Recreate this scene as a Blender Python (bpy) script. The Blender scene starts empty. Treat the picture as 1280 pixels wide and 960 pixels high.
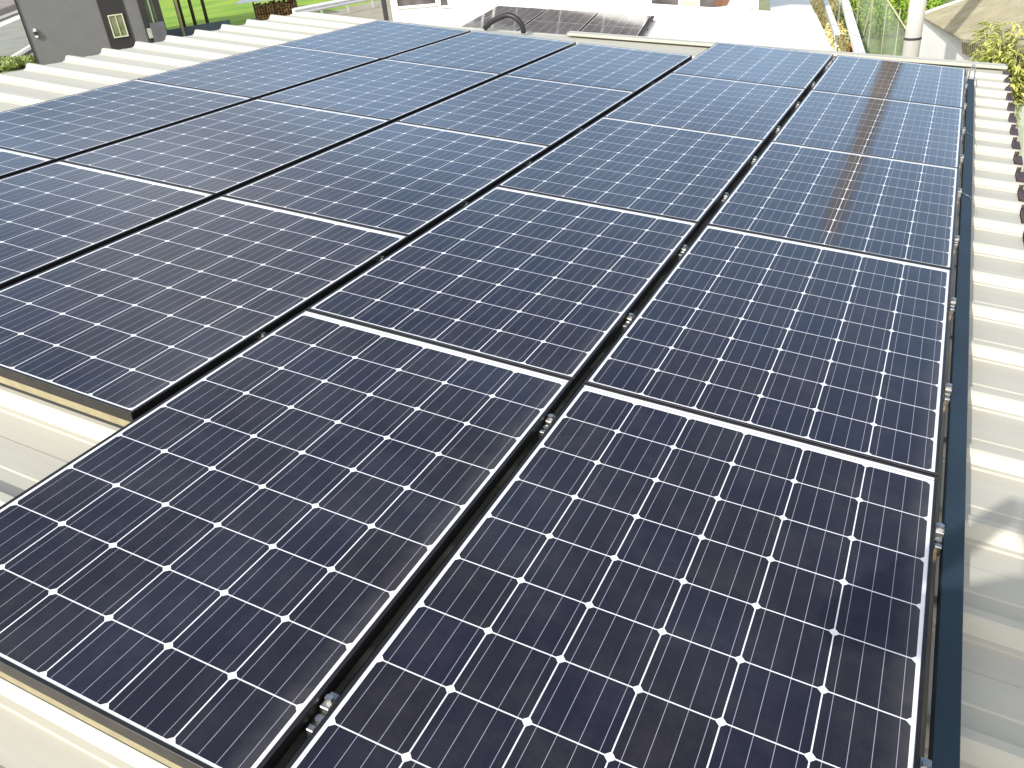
import bpy, bmesh, math, random
from mathutils import Vector, Matrix
random.seed(7)
R = math.radians
scene = bpy.context.scene
COL = scene.collection

# ------------------------------------------------------------------ frames
# roof frame -> world (roof falls to the right, z is up in the world, ground at z = 0)
M3 = Matrix(((0.9914, 0.0, 0.1311), (-0.0025, 0.9998, 0.0192), (-0.1311, -0.0194, 0.9912)))
TROOF = Matrix.Translation((0, 0, 3.0)) @ M3.to_4x4()
yaw, pitch, roll, FPX = 0.4250, 0.5569, 0.0324, 1055.27
CROOF = Vector((0.6761, -0.5929, 1.3266))
Fv = Vector((-math.sin(yaw)*math.cos(pitch), math.cos(yaw)*math.cos(pitch), -math.sin(pitch)))
R0 = Vector((math.cos(yaw), math.sin(yaw), 0)); U0 = R0.cross(Fv)
Rv = R0*math.cos(roll) + U0*math.sin(roll); Uv = -R0*math.sin(roll) + U0*math.cos(roll)

# ------------------------------------------------------------------ camera
cam = bpy.data.cameras.new('camera'); camo = bpy.data.objects.new('camera', cam); COL.objects.link(camo)
cam.sensor_width = 36; cam.lens = FPX/1280*36; cam.clip_end = 3000; cam.clip_start = 0.02
rot = Matrix((Rv, Uv, -Fv)).transposed()
camo.matrix_world = TROOF @ (Matrix.Translation(CROOF) @ rot.to_4x4())
scene.camera = camo
CW = TROOF @ CROOF

# ------------------------------------------------------------------ world and sun
SUNDIR = Vector((0.145, 0.80, -0.575)).normalized()      # travel direction
sel = math.asin(-SUNDIR.z); saz = math.atan2(-SUNDIR.x, -SUNDIR.y)
w = bpy.data.worlds.new('World'); scene.world = w; w.use_nodes = True
nt = w.node_tree; nt.nodes.clear()
def N(nt, t, **k):
    n = nt.nodes.new(t)
    for a, b in k.items(): setattr(n, a, b)
    return n
sky = N(nt, 'ShaderNodeTexSky', sky_type='NISHITA'); sky.sun_disc = False
sky.sun_elevation = sel; sky.sun_rotation = saz; sky.dust_density = 1.6; sky.ozone_density = 1.0
tc = N(nt, 'ShaderNodeTexCoord'); mp = N(nt, 'ShaderNodeMapping'); mp.inputs['Scale'].default_value = (1.6, 1.6, 4.5)
nz = N(nt, 'ShaderNodeTexNoise'); nz.inputs['Scale'].default_value = 1.7; nz.inputs['Detail'].default_value = 7; nz.inputs['Roughness'].default_value = .55
cr = N(nt, 'ShaderNodeValToRGB'); cr.color_ramp.elements[0].position = .50; cr.color_ramp.elements[1].position = .66
mx = N(nt, 'ShaderNodeMix', data_type='RGBA'); bg = N(nt, 'ShaderNodeBackground'); ow = N(nt, 'ShaderNodeOutputWorld')
nt.links.new(tc.outputs['Generated'], mp.inputs[0]); nt.links.new(mp.outputs[0], nz.inputs['Vector']); nt.links.new(nz.outputs['Fac'], cr.inputs[0])
ml = N(nt, 'ShaderNodeMath', operation='MULTIPLY'); ml.inputs[1].default_value = .40
ad = N(nt, 'ShaderNodeMath', operation='ADD'); ad.inputs[1].default_value = .0; nt.links.new(cr.outputs[0], ad.inputs[0])
sz_ = N(nt, 'ShaderNodeSeparateXYZ'); nt.links.new(tc.outputs['Generated'], sz_.inputs[0])
hz_ = N(nt, 'ShaderNodeMapRange'); hz_.inputs[1].default_value = 0; hz_.inputs[2].default_value = .52; hz_.inputs[3].default_value = 1.25; hz_.inputs[4].default_value = 0
nt.links.new(sz_.outputs[2], hz_.inputs[0]); ad2 = N(nt, 'ShaderNodeMath', operation='ADD'); nt.links.new(ad.outputs[0], ad2.inputs[0]); nt.links.new(hz_.outputs[0], ad2.inputs[1]); ad = ad2; nt.links.new(ad.outputs[0], ml.inputs[0]); nt.links.new(ml.outputs[0], mx.inputs['Factor'])
nt.links.new(sky.outputs[0], mx.inputs['A']); mx.inputs['B'].default_value = (6.4, 9.0, 12.6, 1)
# unseen southern white cloud bank added to lift shade, thin warm cloud in the north-west
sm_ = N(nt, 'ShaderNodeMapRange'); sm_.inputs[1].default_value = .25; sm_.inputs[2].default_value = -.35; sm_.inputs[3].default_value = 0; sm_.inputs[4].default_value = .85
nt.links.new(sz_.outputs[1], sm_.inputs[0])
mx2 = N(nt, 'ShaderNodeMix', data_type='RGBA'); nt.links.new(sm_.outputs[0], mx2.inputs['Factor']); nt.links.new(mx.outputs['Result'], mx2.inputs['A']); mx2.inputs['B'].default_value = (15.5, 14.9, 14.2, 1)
vd = N(nt, 'ShaderNodeVectorMath', operation='DISTANCE'); nt.links.new(tc.outputs['Generated'], vd.inputs[0]); vd.inputs[1].default_value = (-.62, .66, .43)
cm = N(nt, 'ShaderNodeMapRange'); cm.inputs[1].default_value = .22; cm.inputs[2].default_value = .05; cm.inputs[3].default_value = 0; cm.inputs[4].default_value = .6; nt.links.new(vd.outputs['Value'], cm.inputs[0])
cm2 = N(nt, 'ShaderNodeMath', operation='MULTIPLY'); nt.links.new(cm.outputs[0], cm2.inputs[0]); nt.links.new(nz.outputs['Fac'], cm2.inputs[1])
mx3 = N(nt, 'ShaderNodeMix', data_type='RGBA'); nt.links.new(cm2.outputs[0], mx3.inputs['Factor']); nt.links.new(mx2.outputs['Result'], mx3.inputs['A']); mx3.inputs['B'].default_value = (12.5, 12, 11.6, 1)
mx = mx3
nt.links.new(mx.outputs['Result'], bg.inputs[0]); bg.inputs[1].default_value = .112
nt.links.new(bg.outputs[0], ow.inputs[0])
sun = bpy.data.lights.new('sun', 'SUN'); so = bpy.data.objects.new('sun', sun); COL.objects.link(so)
sun.energy = 3.7; sun.angle = R(.6); sun.color = (1, .955, .88)
so.rotation_euler = SUNDIR.to_track_quat('-Z', 'Y').to_euler(); so.location = (-5, -20, 20)
scene.view_settings.view_transform = 'Standard'; scene.view_settings.look = 'None'
scene.view_settings.exposure = .26; scene.view_settings.gamma = 1
scene.render.engine = 'CYCLES'

# ------------------------------------------------------------------ materials
def mat(name, col=(.5, .5, .5), rough=.5, metal=0, coat=0, coatr=.05, noise=0, nscale=5, col2=None, stretch=(1, 1, 1), bump=0, bscale=20, spec=.5):
    m = bpy.data.materials.new(name); m.use_nodes = True; t = m.node_tree; b = t.nodes['Principled BSDF']
    b.inputs['Base Color'].default_value = (*col, 1); b.inputs['Roughness'].default_value = rough; b.inputs['Metallic'].default_value = metal
    b.inputs['Coat Weight'].default_value = coat; b.inputs['Coat Roughness'].default_value = coatr; b.inputs['Specular IOR Level'].default_value = spec
    c = N(t, 'ShaderNodeTexCoord'); mpp = N(t, 'ShaderNodeMapping'); mpp.inputs['Scale'].default_value = stretch; t.links.new(c.outputs['Object'], mpp.inputs[0])
    if noise or col2:
        n = N(t, 'ShaderNodeTexNoise'); n.inputs['Scale'].default_value = nscale; n.inputs['Detail'].default_value = 6; t.links.new(mpp.outputs[0], n.inputs['Vector'])
        r = N(t, 'ShaderNodeValToRGB'); t.links.new(n.outputs['Fac'], r.inputs[0])
        k2 = col2 if col2 else tuple(x*(1-noise) for x in col)
        r.color_ramp.elements[0].position = .35; r.color_ramp.elements[1].position = .65
        r.color_ramp.elements[0].color = (*k2, 1); r.color_ramp.elements[1].color = (*col, 1)
        t.links.new(r.outputs[0], b.inputs['Base Color'])
    if bump:
        n2 = N(t, 'ShaderNodeTexNoise'); n2.inputs['Scale'].default_value = bscale; n2.inputs['Detail'].default_value = 4; t.links.new(mpp.outputs[0], n2.inputs['Vector'])
        bp = N(t, 'ShaderNodeBump'); bp.inputs['Strength'].default_value = bump; bp.inputs['Distance'].default_value = .02
        t.links.new(n2.outputs['Fac'], bp.inputs['Height']); t.links.new(bp.outputs[0], b.inputs['Normal'])
    return m

M_roof = mat('cream_coated_steel', (.485, .475, .41), .42, noise=.07, nscale=2.6, stretch=(.4, 5, 1), bump=.05, bscale=7)
M_white = mat('white_steel', (.82, .82, .80), .4, noise=.06, nscale=3)
M_frame = mat('bronze_black_frame', (.085, .08, .078), .34, metal=.85, noise=.2, nscale=30)
M_champ = mat('champagne_aluminium', (.50, .44, .27), .4, metal=.45, noise=.2, nscale=20, stretch=(1, .1, 1))
M_rail = mat('weathered_brown_rail', (.40, .27, .15), .28, metal=.9, noise=.4, nscale=30, stretch=(1, .15, 1))
M_dkrail = mat('dark_anodised_rail', (.05, .05, .05), .5, metal=.4)
M_silver = mat('zinc_silver', (.72, .71, .68), .28, metal=.9, noise=.3, nscale=60)
M_navy = mat('navy_coated_steel', (.022, .038, .056), .5, noise=.18, nscale=4, spec=.25)
M_brown = mat('dark_brown_steel', (.075, .04, .045), .5, noise=.4, nscale=9)
M_wire = mat('galvanised_wire', (.6, .6, .58), .35, metal=.8)
M_black = mat('black_rubber', (.02, .02, .022), .45)

def cell_material():
    m = bpy.data.materials.new('monocrystalline_cells_under_glass'); m.use_nodes = True; t = m.node_tree; b = t.nodes['Principled BSDF']
    def mth(op, a, bb=None, c=None):
        n = N(t, 'ShaderNodeMath', operation=op)
        for i, v in enumerate((a, bb, c)):
            if v is None: continue
            if isinstance(v, (int, float)): n.inputs[i].default_value = v
            else: t.links.new(v, n.inputs[i])
        return n.outputs[0]
    c = N(t, 'ShaderNodeTexCoord'); s = N(t, 'ShaderNodeSeparateXYZ'); t.links.new(c.outputs['Object'], s.inputs[0])
    x, y = s.outputs[0], s.outputs[1]; PX, PY = .1585, .1577
    ux, uy = mth('DIVIDE', x, PX), mth('DIVIDE', y, PY)
    def near(u, P):                       # metres to the nearest grid line
        return mth('MULTIPLY', mth('SUBTRACT', .5, mth('ABSOLUTE', mth('SUBTRACT', mth('FRACT', u), .5))), P)
    ax, ay = near(ux, PX), near(uy, PY)
    grid = mth('LESS_THAN', mth('MINIMUM', ax, ay), .0014)
    diam = mth('LESS_THAN', mth('ADD', ax, ay), .0115)
    out = mth('MAXIMUM', mth('MAXIMUM', mth('LESS_THAN', x, 0), mth('GREATER_THAN', x, 6*PX)), mth('MAXIMUM', mth('LESS_THAN', y, 0), mth('GREATER_THAN', y, 9*PY)))
    W = mth('MAXIMUM', mth('MAXIMUM', grid, diam), out)
    fb = mth('FRACT', mth('MULTIPLY', ux, 4))
    bus = mth('LESS_THAN', mth('MULTIPLY', mth('ABSOLUTE', mth('SUBTRACT', fb, .5)), PX/4), .00058)
    # ribbon connectors in the wide white strip at the far end of the laminate
    rib = mth('MULTIPLY', mth('LESS_THAN', mth('ABSOLUTE', mth('SUBTRACT', y, 9*PY+.0125)), .0022), mth('GREATER_THAN', mth('ABSOLUTE', mth('SUBTRACT', mth('FRACT', mth('DIVIDE', ux, 2)), .5)), .06))
    # one tint per cell
    oi = N(t, 'ShaderNodeObjectInfo'); cb = N(t, 'ShaderNodeCombineXYZ')
    t.links.new(mth('FLOOR', ux), cb.inputs[0]); t.links.new(mth('FLOOR', uy), cb.inputs[1]); t.links.new(mth('MULTIPLY', oi.outputs['Random'], 91.7), cb.inputs[2])
    wn = N(t, 'ShaderNodeTexWhiteNoise'); wn.noise_dimensions = '3D'; t.links.new(cb.outputs[0], wn.inputs[0])
    rp = N(t, 'ShaderNodeValToRGB'); e = rp.color_ramp.elements
    e[0].color = (.0170, .0145, .0205, 1); e[1].color = (.0135, .0135, .0255, 1); k = rp.color_ramp.elements.new(.55); k.color = (.0155, .0140, .0225, 1)
    t.links.new(wn.outputs['Value'], rp.inputs[0])
    # fine finger texture
    wv = N(t, 'ShaderNodeTexNoise'); mpp = N(t, 'ShaderNodeMapping'); mpp.inputs['Scale'].default_value = (260, 3, 1); t.links.new(c.outputs['Object'], mpp.inputs[0]); t.links.new(mpp.outputs[0], wv.inputs['Vector']); wv.inputs['Scale'].default_value = 1
    m0 = N(t, 'ShaderNodeMix', data_type='RGBA', blend_type='MULTIPLY'); m0.inputs['Factor'].default_value = .5
    rr = N(t, 'ShaderNodeValToRGB'); rr.color_ramp.elements[0].color = (.6, .6, .6, 1); rr.color_ramp.elements[1].color = (1.35, 1.35, 1.35, 1); t.links.new(wv.outputs['Fac'], rr.inputs[0])
    t.links.new(rp.outputs[0], m0.inputs['A']); t.links.new(rr.outputs[0], m0.inputs['B'])
    m1 = N(t, 'ShaderNodeMix', data_type='RGBA'); t.links.new(mth('MULTIPLY', bus, .95), m1.inputs['Factor']); t.links.new(m0.outputs['Result'], m1.inputs['A']); m1.inputs['B'].default_value = (.33, .35, .42, 1)
    m2 = N(t, 'ShaderNodeMix', data_type='RGBA'); t.links.new(W, m2.inputs['Factor']); t.links.new(m1.outputs['Result'], m2.inputs['A']); m2.inputs['B'].default_value = (.80, .81, .86, 1)
    m3 = N(t, 'ShaderNodeMix', data_type='RGBA'); t.links.new(mth('MULTIPLY', rib, mth('GREATER_THAN', y, 9*PY)), m3.inputs['Factor']); t.links.new(m2.outputs['Result'], m3.inputs['A']); m3.inputs['B'].default_value = (.42, .42, .44, 1)
    # thin dust film, gathered along the lower edge
    d1 = N(t, 'ShaderNodeTexNoise'); d1.inputs['Scale'].default_value = 9; d1.inputs['Detail'].default_value = 8; d1.inputs['Roughness'].default_value = .7
    vo = N(t, 'ShaderNodeVectorMath', operation='ADD'); cb2 = N(t, 'ShaderNodeCombineXYZ'); t.links.new(mth('MULTIPLY', oi.outputs['Random'], 37.0), cb2.inputs[0]); t.links.new(c.outputs['Object'], vo.inputs[0]); t.links.new(cb2.outputs[0], vo.inputs[1]); t.links.new(vo.outputs[0], d1.inputs['Vector'])
    edge = N(t, 'ShaderNodeMapRange'); edge.inputs[1].default_value = .90; edge.inputs[2].default_value = .958; edge.inputs[3].default_value = 0; edge.inputs[4].default_value = .16; t.links.new(x, edge.inputs[0])
    dmr = N(t, 'ShaderNodeMapRange'); dmr.inputs[1].default_value = .45; dmr.inputs[2].default_value = .8; dmr.inputs[3].default_value = .0; dmr.inputs[4].default_value = .045; t.links.new(d1.outputs['Fac'], dmr.inputs[0])
    dust = mth('ADD', dmr.outputs[0], mth('MULTIPLY', edge.outputs[0], d1.outputs['Fac']))
    m4 = N(t, 'ShaderNodeMix', data_type='RGBA'); t.links.new(dust, m4.inputs['Factor']); t.links.new(m3.outputs['Result'], m4.inputs['A']); m4.inputs['B'].default_value = (.42, .39, .35, 1); m3 = m4
    t.links.new(m3.outputs['Result'], b.inputs['Base Color'])
    b.inputs['Roughness'].default_value = .5; b.inputs['Specular IOR Level'].default_value = .15
    b.inputs['Coat Weight'].default_value = 1; b.inputs['Coat Roughness'].default_value = .09; b.inputs['Coat IOR'].default_value = 1.5
    # dust film and slight waviness of the glass
    dn = N(t, 'ShaderNodeTexNoise'); dn.inputs['Scale'].default_value = 3.5; dn.inputs['Detail'].default_value = 5; t.links.new(c.outputs['Object'], dn.inputs['Vector'])
    dr = N(t, 'ShaderNodeMapRange'); dr.inputs[1].default_value = .3; dr.inputs[2].default_value = .75; dr.inputs[3].default_value = .06; dr.inputs[4].default_value = .15
    t.links.new(dn.outputs['Fac'], dr.inputs[0]); t.links.new(dr.outputs[0], b.inputs['Coat Roughness'])
    bp = N(t, 'ShaderNodeBump'); bp.inputs['Strength'].default_value = .06; bp.inputs['Distance'].default_value = .002
    t.links.new(dn.outputs['Fac'], bp.inputs['Height']); t.links.new(bp.outputs[0], b.inputs['Coat Normal'])
    return m
M_cell = cell_material()

# ------------------------------------------------------------------ helpers
class MB:
    def __init__(s): s.bm = bmesh.new()
    def box(s, x0, x1, y0, y1, z0, z1, T=None):
        vs = [Vector((x, y, z)) for x in (x0, x1) for y in (y0, y1) for z in (z0, z1)]
        if T is not None: vs = [T @ v for v in vs]
        v = [s.bm.verts.new(p) for p in vs]
        for f in ((0, 1, 3, 2), (4, 6, 7, 5), (0, 4, 5, 1), (2, 3, 7, 6), (0, 2, 6, 4), (1, 5, 7, 3)): s.bm.faces.new([v[i] for i in f])
        return s
    def prism(s, pts, d):                 # polygon extruded by vector d
        a = [s.bm.verts.new(Vector(p)) for p in pts]; b = [s.bm.verts.new(Vector(p)+Vector(d)) for p in pts]; n = len(a)
        s.bm.faces.new(a); s.bm.faces.new(b[::-1])
        for i in range(n): s.bm.faces.new((a[i], b[i], b[(i+1) % n], a[(i+1) % n]))
        return s
    def tube(s, pts, r, seg=8, r2=None, caps=True):
        pts = [Vector(p) for p in pts]; n = len(pts); prev = None; rings = []
        for i, p in enumerate(pts):
            d = (pts[min(i+1, n-1)]-pts[max(i-1, 0)]).normalized()
            u = d.cross(Vector((0, 0, 1)) if abs(d.z) < .9 else Vector((1, 0, 0))).normalized(); v = d.cross(u)
            rr = r if r2 is None else r+(r2-r)*i/(n-1)
            rings.append([s.bm.verts.new(p+u*rr*math.cos(2*math.pi*k/seg)+v*rr*math.sin(2*math.pi*k/seg)) for k in range(seg)])
        for a, b in zip(rings, rings[1:]):
            for k in range(seg): s.bm.faces.new((a[k], a[(k+1) % seg], b[(k+1) % seg], b[k]))
        if caps: s.bm.faces.new(rings[0][::-1]); s.bm.faces.new(rings[-1])
        return s
    def quad(s, *p):
        s.bm.faces.new([s.bm.verts.new(Vector(q)) for q in p]); return s
    def build(s, name, m, parent=None, T=None, bevel=0, smooth=False, uv=None):
        bmesh.ops.recalc_face_normals(s.bm, faces=s.bm.faces[:])
        if bevel: bmesh.ops.bevel(s.bm, geom=s.bm.edges[:], offset=bevel, segments=1, affect='EDGES')
        me = bpy.data.meshes.new(name); s.bm.to_mesh(me); s.bm.free()
        for mm in (m if isinstance(m, (list, tuple)) else [m]): me.materials.append(mm)
        if smooth:
            for p in me.polygons: p.use_smooth = True
        o = bpy.data.objects.new(name, me); COL.objects.link(o)
        if parent: o.parent = parent
        if T is not None: o.matrix_world = T
        return o
def tag(o, label=None, cat=None, group=None, kind=None):
    if label: o['label'] = label
    if cat: o['category'] = cat
    if group: o['group'] = group
    if kind: o['kind'] = kind
    return o
def empty(name, T, label, cat, group=None):
    o = bpy.data.objects.new(name, None); COL.objects.link(o); o.empty_display_size = .1
    o.matrix_world = T if isinstance(T, Matrix) else Matrix.Translation(T)
    return tag(o, label, cat, group)
def copy_tree(o, parent=None):
    c = o.copy(); COL.objects.link(c); c.parent = parent
    for ch in list(o.children): copy_tree(ch, c)
    return c
Tr = Matrix.Translation
def RL(x, y, z=0): return TROOF @ Tr((x, y, z))
def raydir(u, v): return (M3 @ (Fv + Rv*((u-640)/FPX) - Uv*((v-480)/FPX))).normalized()
def at(u, v, z=0):                        # the point of the level plane z seen there in the survey photo
    d = raydir(u, v); return CW + d*((z-CW.z)/d.z)

# ================================================================== SETTING
gm = MB(); S = 900
gm.quad((-S, -S, 0), (S, -S, 0), (S, S, 0), (-S, S, 0))
M_ground = mat('yard_soil_and_weeds', (.30, .29, .20), .95, nscale=.35, col2=(.16, .21, .07), bump=.5, bscale=3)
g = gm.build('ground', M_ground); tag(g, kind='structure')
M_grass = mat('sunlit_meadow_grass', (.26, .38, .03), .9, nscale=.35, col2=(.14, .28, .02), bump=.6, bscale=4)
def sheet(name, pts, z, m):
    b = MB(); b.quad(*[(p[0], p[1], z) for p in pts]); o = b.build(name, m); tag(o, kind='structure'); return o
sheet('meadow', [(-60, 34), (-27, 34), (-22, 120), (-160, 140)], .004, M_grass)
M_dirt = mat('pale_dry_gravel', (.36, .33, .26), .95, nscale=1.2, col2=(.27, .25, .19), bump=.5, bscale=8)
sheet('gravel_path', [(-31.2, 36), (-21, 33), (-15, 52), (-28.5, 60)], .008, M_dirt)
M_asph = mat('grey_asphalt', (.27, .28, .235), .9, nscale=.5, col2=(.23, .235, .20), bump=.3, bscale=30)
# road runs up and away along the line seen left of the grey house
rdv = (at(40, 60)-at(8, 80)); rdv.z = 0; rdv.normalize(); rn = Vector((-rdv.y, rdv.x, 0))
A = at(24, 70); A.z = 0
Bq = at(12, 22); Bq.z = 0
wd = abs((Bq-A).dot(rn)); sgn = 1 if (Bq-A).dot(rn) > 0 else -1
def strip(name, o0, o1, z, m, l0=-60, l1=160):
    p = [A+rn*sgn*o0+rdv*l0, A+rn*sgn*o0+rdv*l1, A+rn*sgn*o1+rdv*l1, A+rn*sgn*o1+rdv*l0]; return sheet(name, p, z, m)
strip('road', 0, wd, .012, M_asph)
M_paint = mat('road_paint', (.75, .75, .70), .7, noise=.2, nscale=3)
strip('road_edge_line', .1, .5, .016, M_paint); strip('road_edge_line', wd-1.5, wd-.4, .016, M_paint)
cb = MB()
for o0, o1, h in ((-.35, -.02, .12), (wd, wd+.9, .14)):
    p = [A+rn*sgn*o0+rdv*-60, A+rn*sgn*o0+rdv*160, A+rn*sgn*o1+rdv*160, A+rn*sgn*o1+rdv*-60]
    cb.prism([(q.x, q.y, 0) for q in p], (0, 0, h))
k = cb.build('kerb', mat('kerb_concrete', (.42, .41, .38), .9, noise=.3, nscale=2)); tag(k, kind='structure')
strip('roadside_ditch_shadow', wd+1.0, wd+4.0, .018, mat('ditch_shadow_brown', (.10, .075, .07), .9, noise=.4, nscale=1))  # flat dark strip painting the shadow in the roadside drain
strip('side_lane', wd+4.3, wd+60, .020, mat('old_brownish_concrete', (.27, .245, .21), .9, noise=.25, nscale=.3))

# ================================================================== MAIN ROOF
bld = empty('shed_building', TROOF, 'cream standing seam metal roof of the shed carrying the big solar array', 'building')
XL, XR = -5.43, 1.285
def yfar(x): return 7.52+.175*(x+2.6)
ZP, ZR = -.125, -.085; P = .352; Y0 = .725
prof = []
for kk in range(-9, 25):
    y = Y0+kk*P
    if y > 7.3: continue
    prof += [(y-.052, ZP), (y-.050, ZP+.006), (y-.036, ZP+.006), (y-.016, ZR-.004), (y-.010, ZR), (y+.012, ZR), (y+.018, ZP),
             (y+.112, ZP), (y+.117, ZP+.003), (y+.205, ZP+.003), (y+.210, ZP)]
prof += [(7.6, ZP), (9.2, ZP)]
b = MB(); rows = []
for x in (XL, XR): rows.append([b.bm.verts.new((x, y, z)) for y, z in prof])
for i in range(len(prof)-1): b.bm.faces.new((rows[0][i], rows[1][i], rows[1][i+1], rows[0][i+1]))
for y in (Y0+19*P, Y0+20*P):               # the last short ribs at the far right corner
    b.prism([(.9, y-.036, ZP+.001), (.9, y-.016, ZR-.004), (.9, y-.010, ZR), (.9, y+.012, ZR), (.9, y+.018, ZP+.001)], (XR-.9, 0, 0))
n = Vector((-.175, 1, 0)).normalized()
geom = b.bm.verts[:]+b.bm.edges[:]+b.bm.faces[:]
bmesh.ops.bisect_plane(b.bm, geom=geom, plane_co=(-2.6, 7.52, 0), plane_no=n, clear_outer=True)
for v in b.bm.verts:                       # ribs run on a little past the pans at the eave
    if abs(v.co.x-XR) < 1e-4 and v.co.z > ZR-.002: v.co.x += .03
roof = b.build('roof_sheet', M_roof, bld)
sm = roof.modifiers.new('thick', 'SOLIDIFY'); sm.thickness = .004; sm.offset = -1
# verge trim at the far cut, eave closures, body under the roof
b = MB(); ang = math.atan(.175); L = (XR-XL)/math.cos(ang)
Tv = Tr((XL, yfar(XL), 0)) @ Matrix.Rotation(ang, 4, 'Z')
b.box(2.95, L+.02, -.07, .03, ZP+.02, ZR+.005, Tv); b.box(2.95, L+.02, .032, .06, -.30, ZR+.005, Tv)
b.box(.0, 2.94, .0, .05, -.30, ZP+.008, Tv)
b.build('verge_trim', M_roof, bld, bevel=.003)
b = MB()
for kk in range(-4, 22):
    y = Y0+kk*P
    if y < 8.2: b.box(XR+.004, XR+.045, y-.20, y-.035, ZP-.10, ZP+.022); b.box(XR+.003, XR+.03, y-.03, y+.10, ZP-.10, ZP-.012)
b.build('eave_closure', M_brown, bld, bevel=.004)
b = MB(); b.box(XL+.05, XR-.02, -2.2, 6.8, -.40, ZP-.03); b.build('roof_beam', mat('roof_underside', (.3, .29, .27), .8), bld)
wl = MB()
Ti = TROOF.inverted()
def wbox(x0, x1, y0, y1):                  # a wall standing plumb from the ground to just under the sheet
    pts = []
    for x, y in ((x0, y0), (x1, y0), (x1, y1), (x0, y1)):
        top = TROOF @ Vector((x, y, -.41)); pts.append((Vector((top.x, top.y, 0)), top))
    vb = [wl.bm.verts.new(Ti @ a) for a, _ in pts]; vt = [wl.bm.verts.new(Ti @ c) for _, c in pts]
    wl.bm.faces.new(vb[::-1]); wl.bm.faces.new(vt)
    for i in range(4): wl.bm.faces.new((vb[i], vb[(i+1) % 4], vt[(i+1) % 4], vt[i]))
wbox(XL+.15, XR-.15, -2.0, 6.7)
wl.build('wall', mat('plain_wall', (.55, .53, .48), .8, noise=.1), bld)

# ================================================================== SOLAR PANELS
def make_panel():
    root = empty('solar_panel', TROOF, None, 'solar panel', 'solar panels of the big array')
    b = MB(); X0, X1, Ya, Yb = -.016, .967, -.014, 1.453; lp = .009; zt, zb = .0016, -.034
    b.box(X0, X1, Ya, Ya+lp, zb, zt); b.box(X0, X1, Yb-lp, Yb, zb, zt)
    b.box(X0, X0+lp, Ya+lp, Yb-lp, zb, zt); b.box(X1-lp, X1, Ya+lp, Yb-lp, zb, zt)
    b.build('frame', M_frame, root, bevel=.0008)
    b = MB(); b.box(X0+lp-.001, X1-lp+.001, Ya+lp-.001, Yb-lp+.001, -.006, 0)
    b.build('glass_face', M_cell, root)
    b = MB(); b.box(.40, .54, 1.20, 1.29, -.028, -.0065); b.build('junction_box', M_black, root)
    return root
proto = make_panel()
PIT = 1.4743; CX = {0: -4.068, 1: -3.0509, 2: -2.0332, 3: -1.0172, 4: 0.0}; CY = {0: .7336, 1: .7336, 2: .7336, 3: 0, 4: 0}
NR = {0: 4, 1: 4, 2: 4, 3: 5, 4: 5}
colname = {4: 'rightmost row beside the trim', 3: 'second row from the right', 2: 'middle row', 1: 'second row from the left', 0: 'leftmost row'}
order5 = ['nearest', 'second nearest', 'middle', 'second farthest', 'farthest']; order4 = ['nearest', 'second nearest', 'third nearest', 'farthest']
first = True
for c in (4, 3, 2, 1, 0):
    for kk in range(NR[c]):
        o = proto if first else copy_tree(proto); first = False
        o.matrix_world = RL(CX[c], CY[c]+kk*PIT, random.uniform(-.0008, .0008))
        od = (order5 if NR[c] == 5 else order4)[kk]
        extra = '' if c == 4 and kk in (3,) else ''
        o['label'] = '%s blue solar panel of the %s' % (od, colname[c]) + (', with brown streak' if c == 4 and kk == 3 else '')

# mounting rails, clamps
def rail(x, y0, y1, w, z0, z1, m, label, kind='mounting_rail'):
    b = MB(); b.box(-w/2, w/2, 0, y1-y0, z0, z1); b.box(-w/2+.002, w/2-.002, .002, y1-y0-.002, z0-.006, z0-.0005)
    o = b.build(kind, m, T=RL(x, y0), bevel=.001); return tag(o, label, 'mounting rail', 'rails under the solar panels')
rail(-.033, -.10, 7.36, .028, -.078, -.052, M_dkrail, 'dark rail in the gap between the two rows on the right')
rail(-1.050, .02, 7.36, .028, -.078, -.052, M_dkrail, 'dark rail in the gap left of the second row from the right')
rail(-2.067, .74, 6.62, .028, -.078, -.052, M_dkrail, 'dark rail in the gap left of the middle row')
rail(-3.085, .74, 6.62, .028, -.078, -.052, M_dkrail, 'dark rail in the gap right of the leftmost row')
rail(.9785, -.10, 7.38, .009, -.046, -.036, M_rail, 'thin brown shiny rail along the right edge of the array')
def skirt(x0, x1, y, label):
    root = empty('support_bar', RL(x0, y), label, 'support bar', 'bars under the front panel edges')
    b = MB(); b.box(0, x1-x0, .004, .026, -.064, -.0375); b.build('bar', M_champ, root, bevel=.001)
    b = MB(); b.box(0, x1-x0, .010, .030, -.083, -.0655); b.build('shade_strip', M_dkrail, root)  # dark strip standing in for the shade under the bar
skirt(-4.08, -1.07, .7196, 'pale golden support bar under the front edge of the left rows')
skirt(-1.03, .96, -.014, 'pale golden support bar under the front edge of the two right rows')

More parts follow.
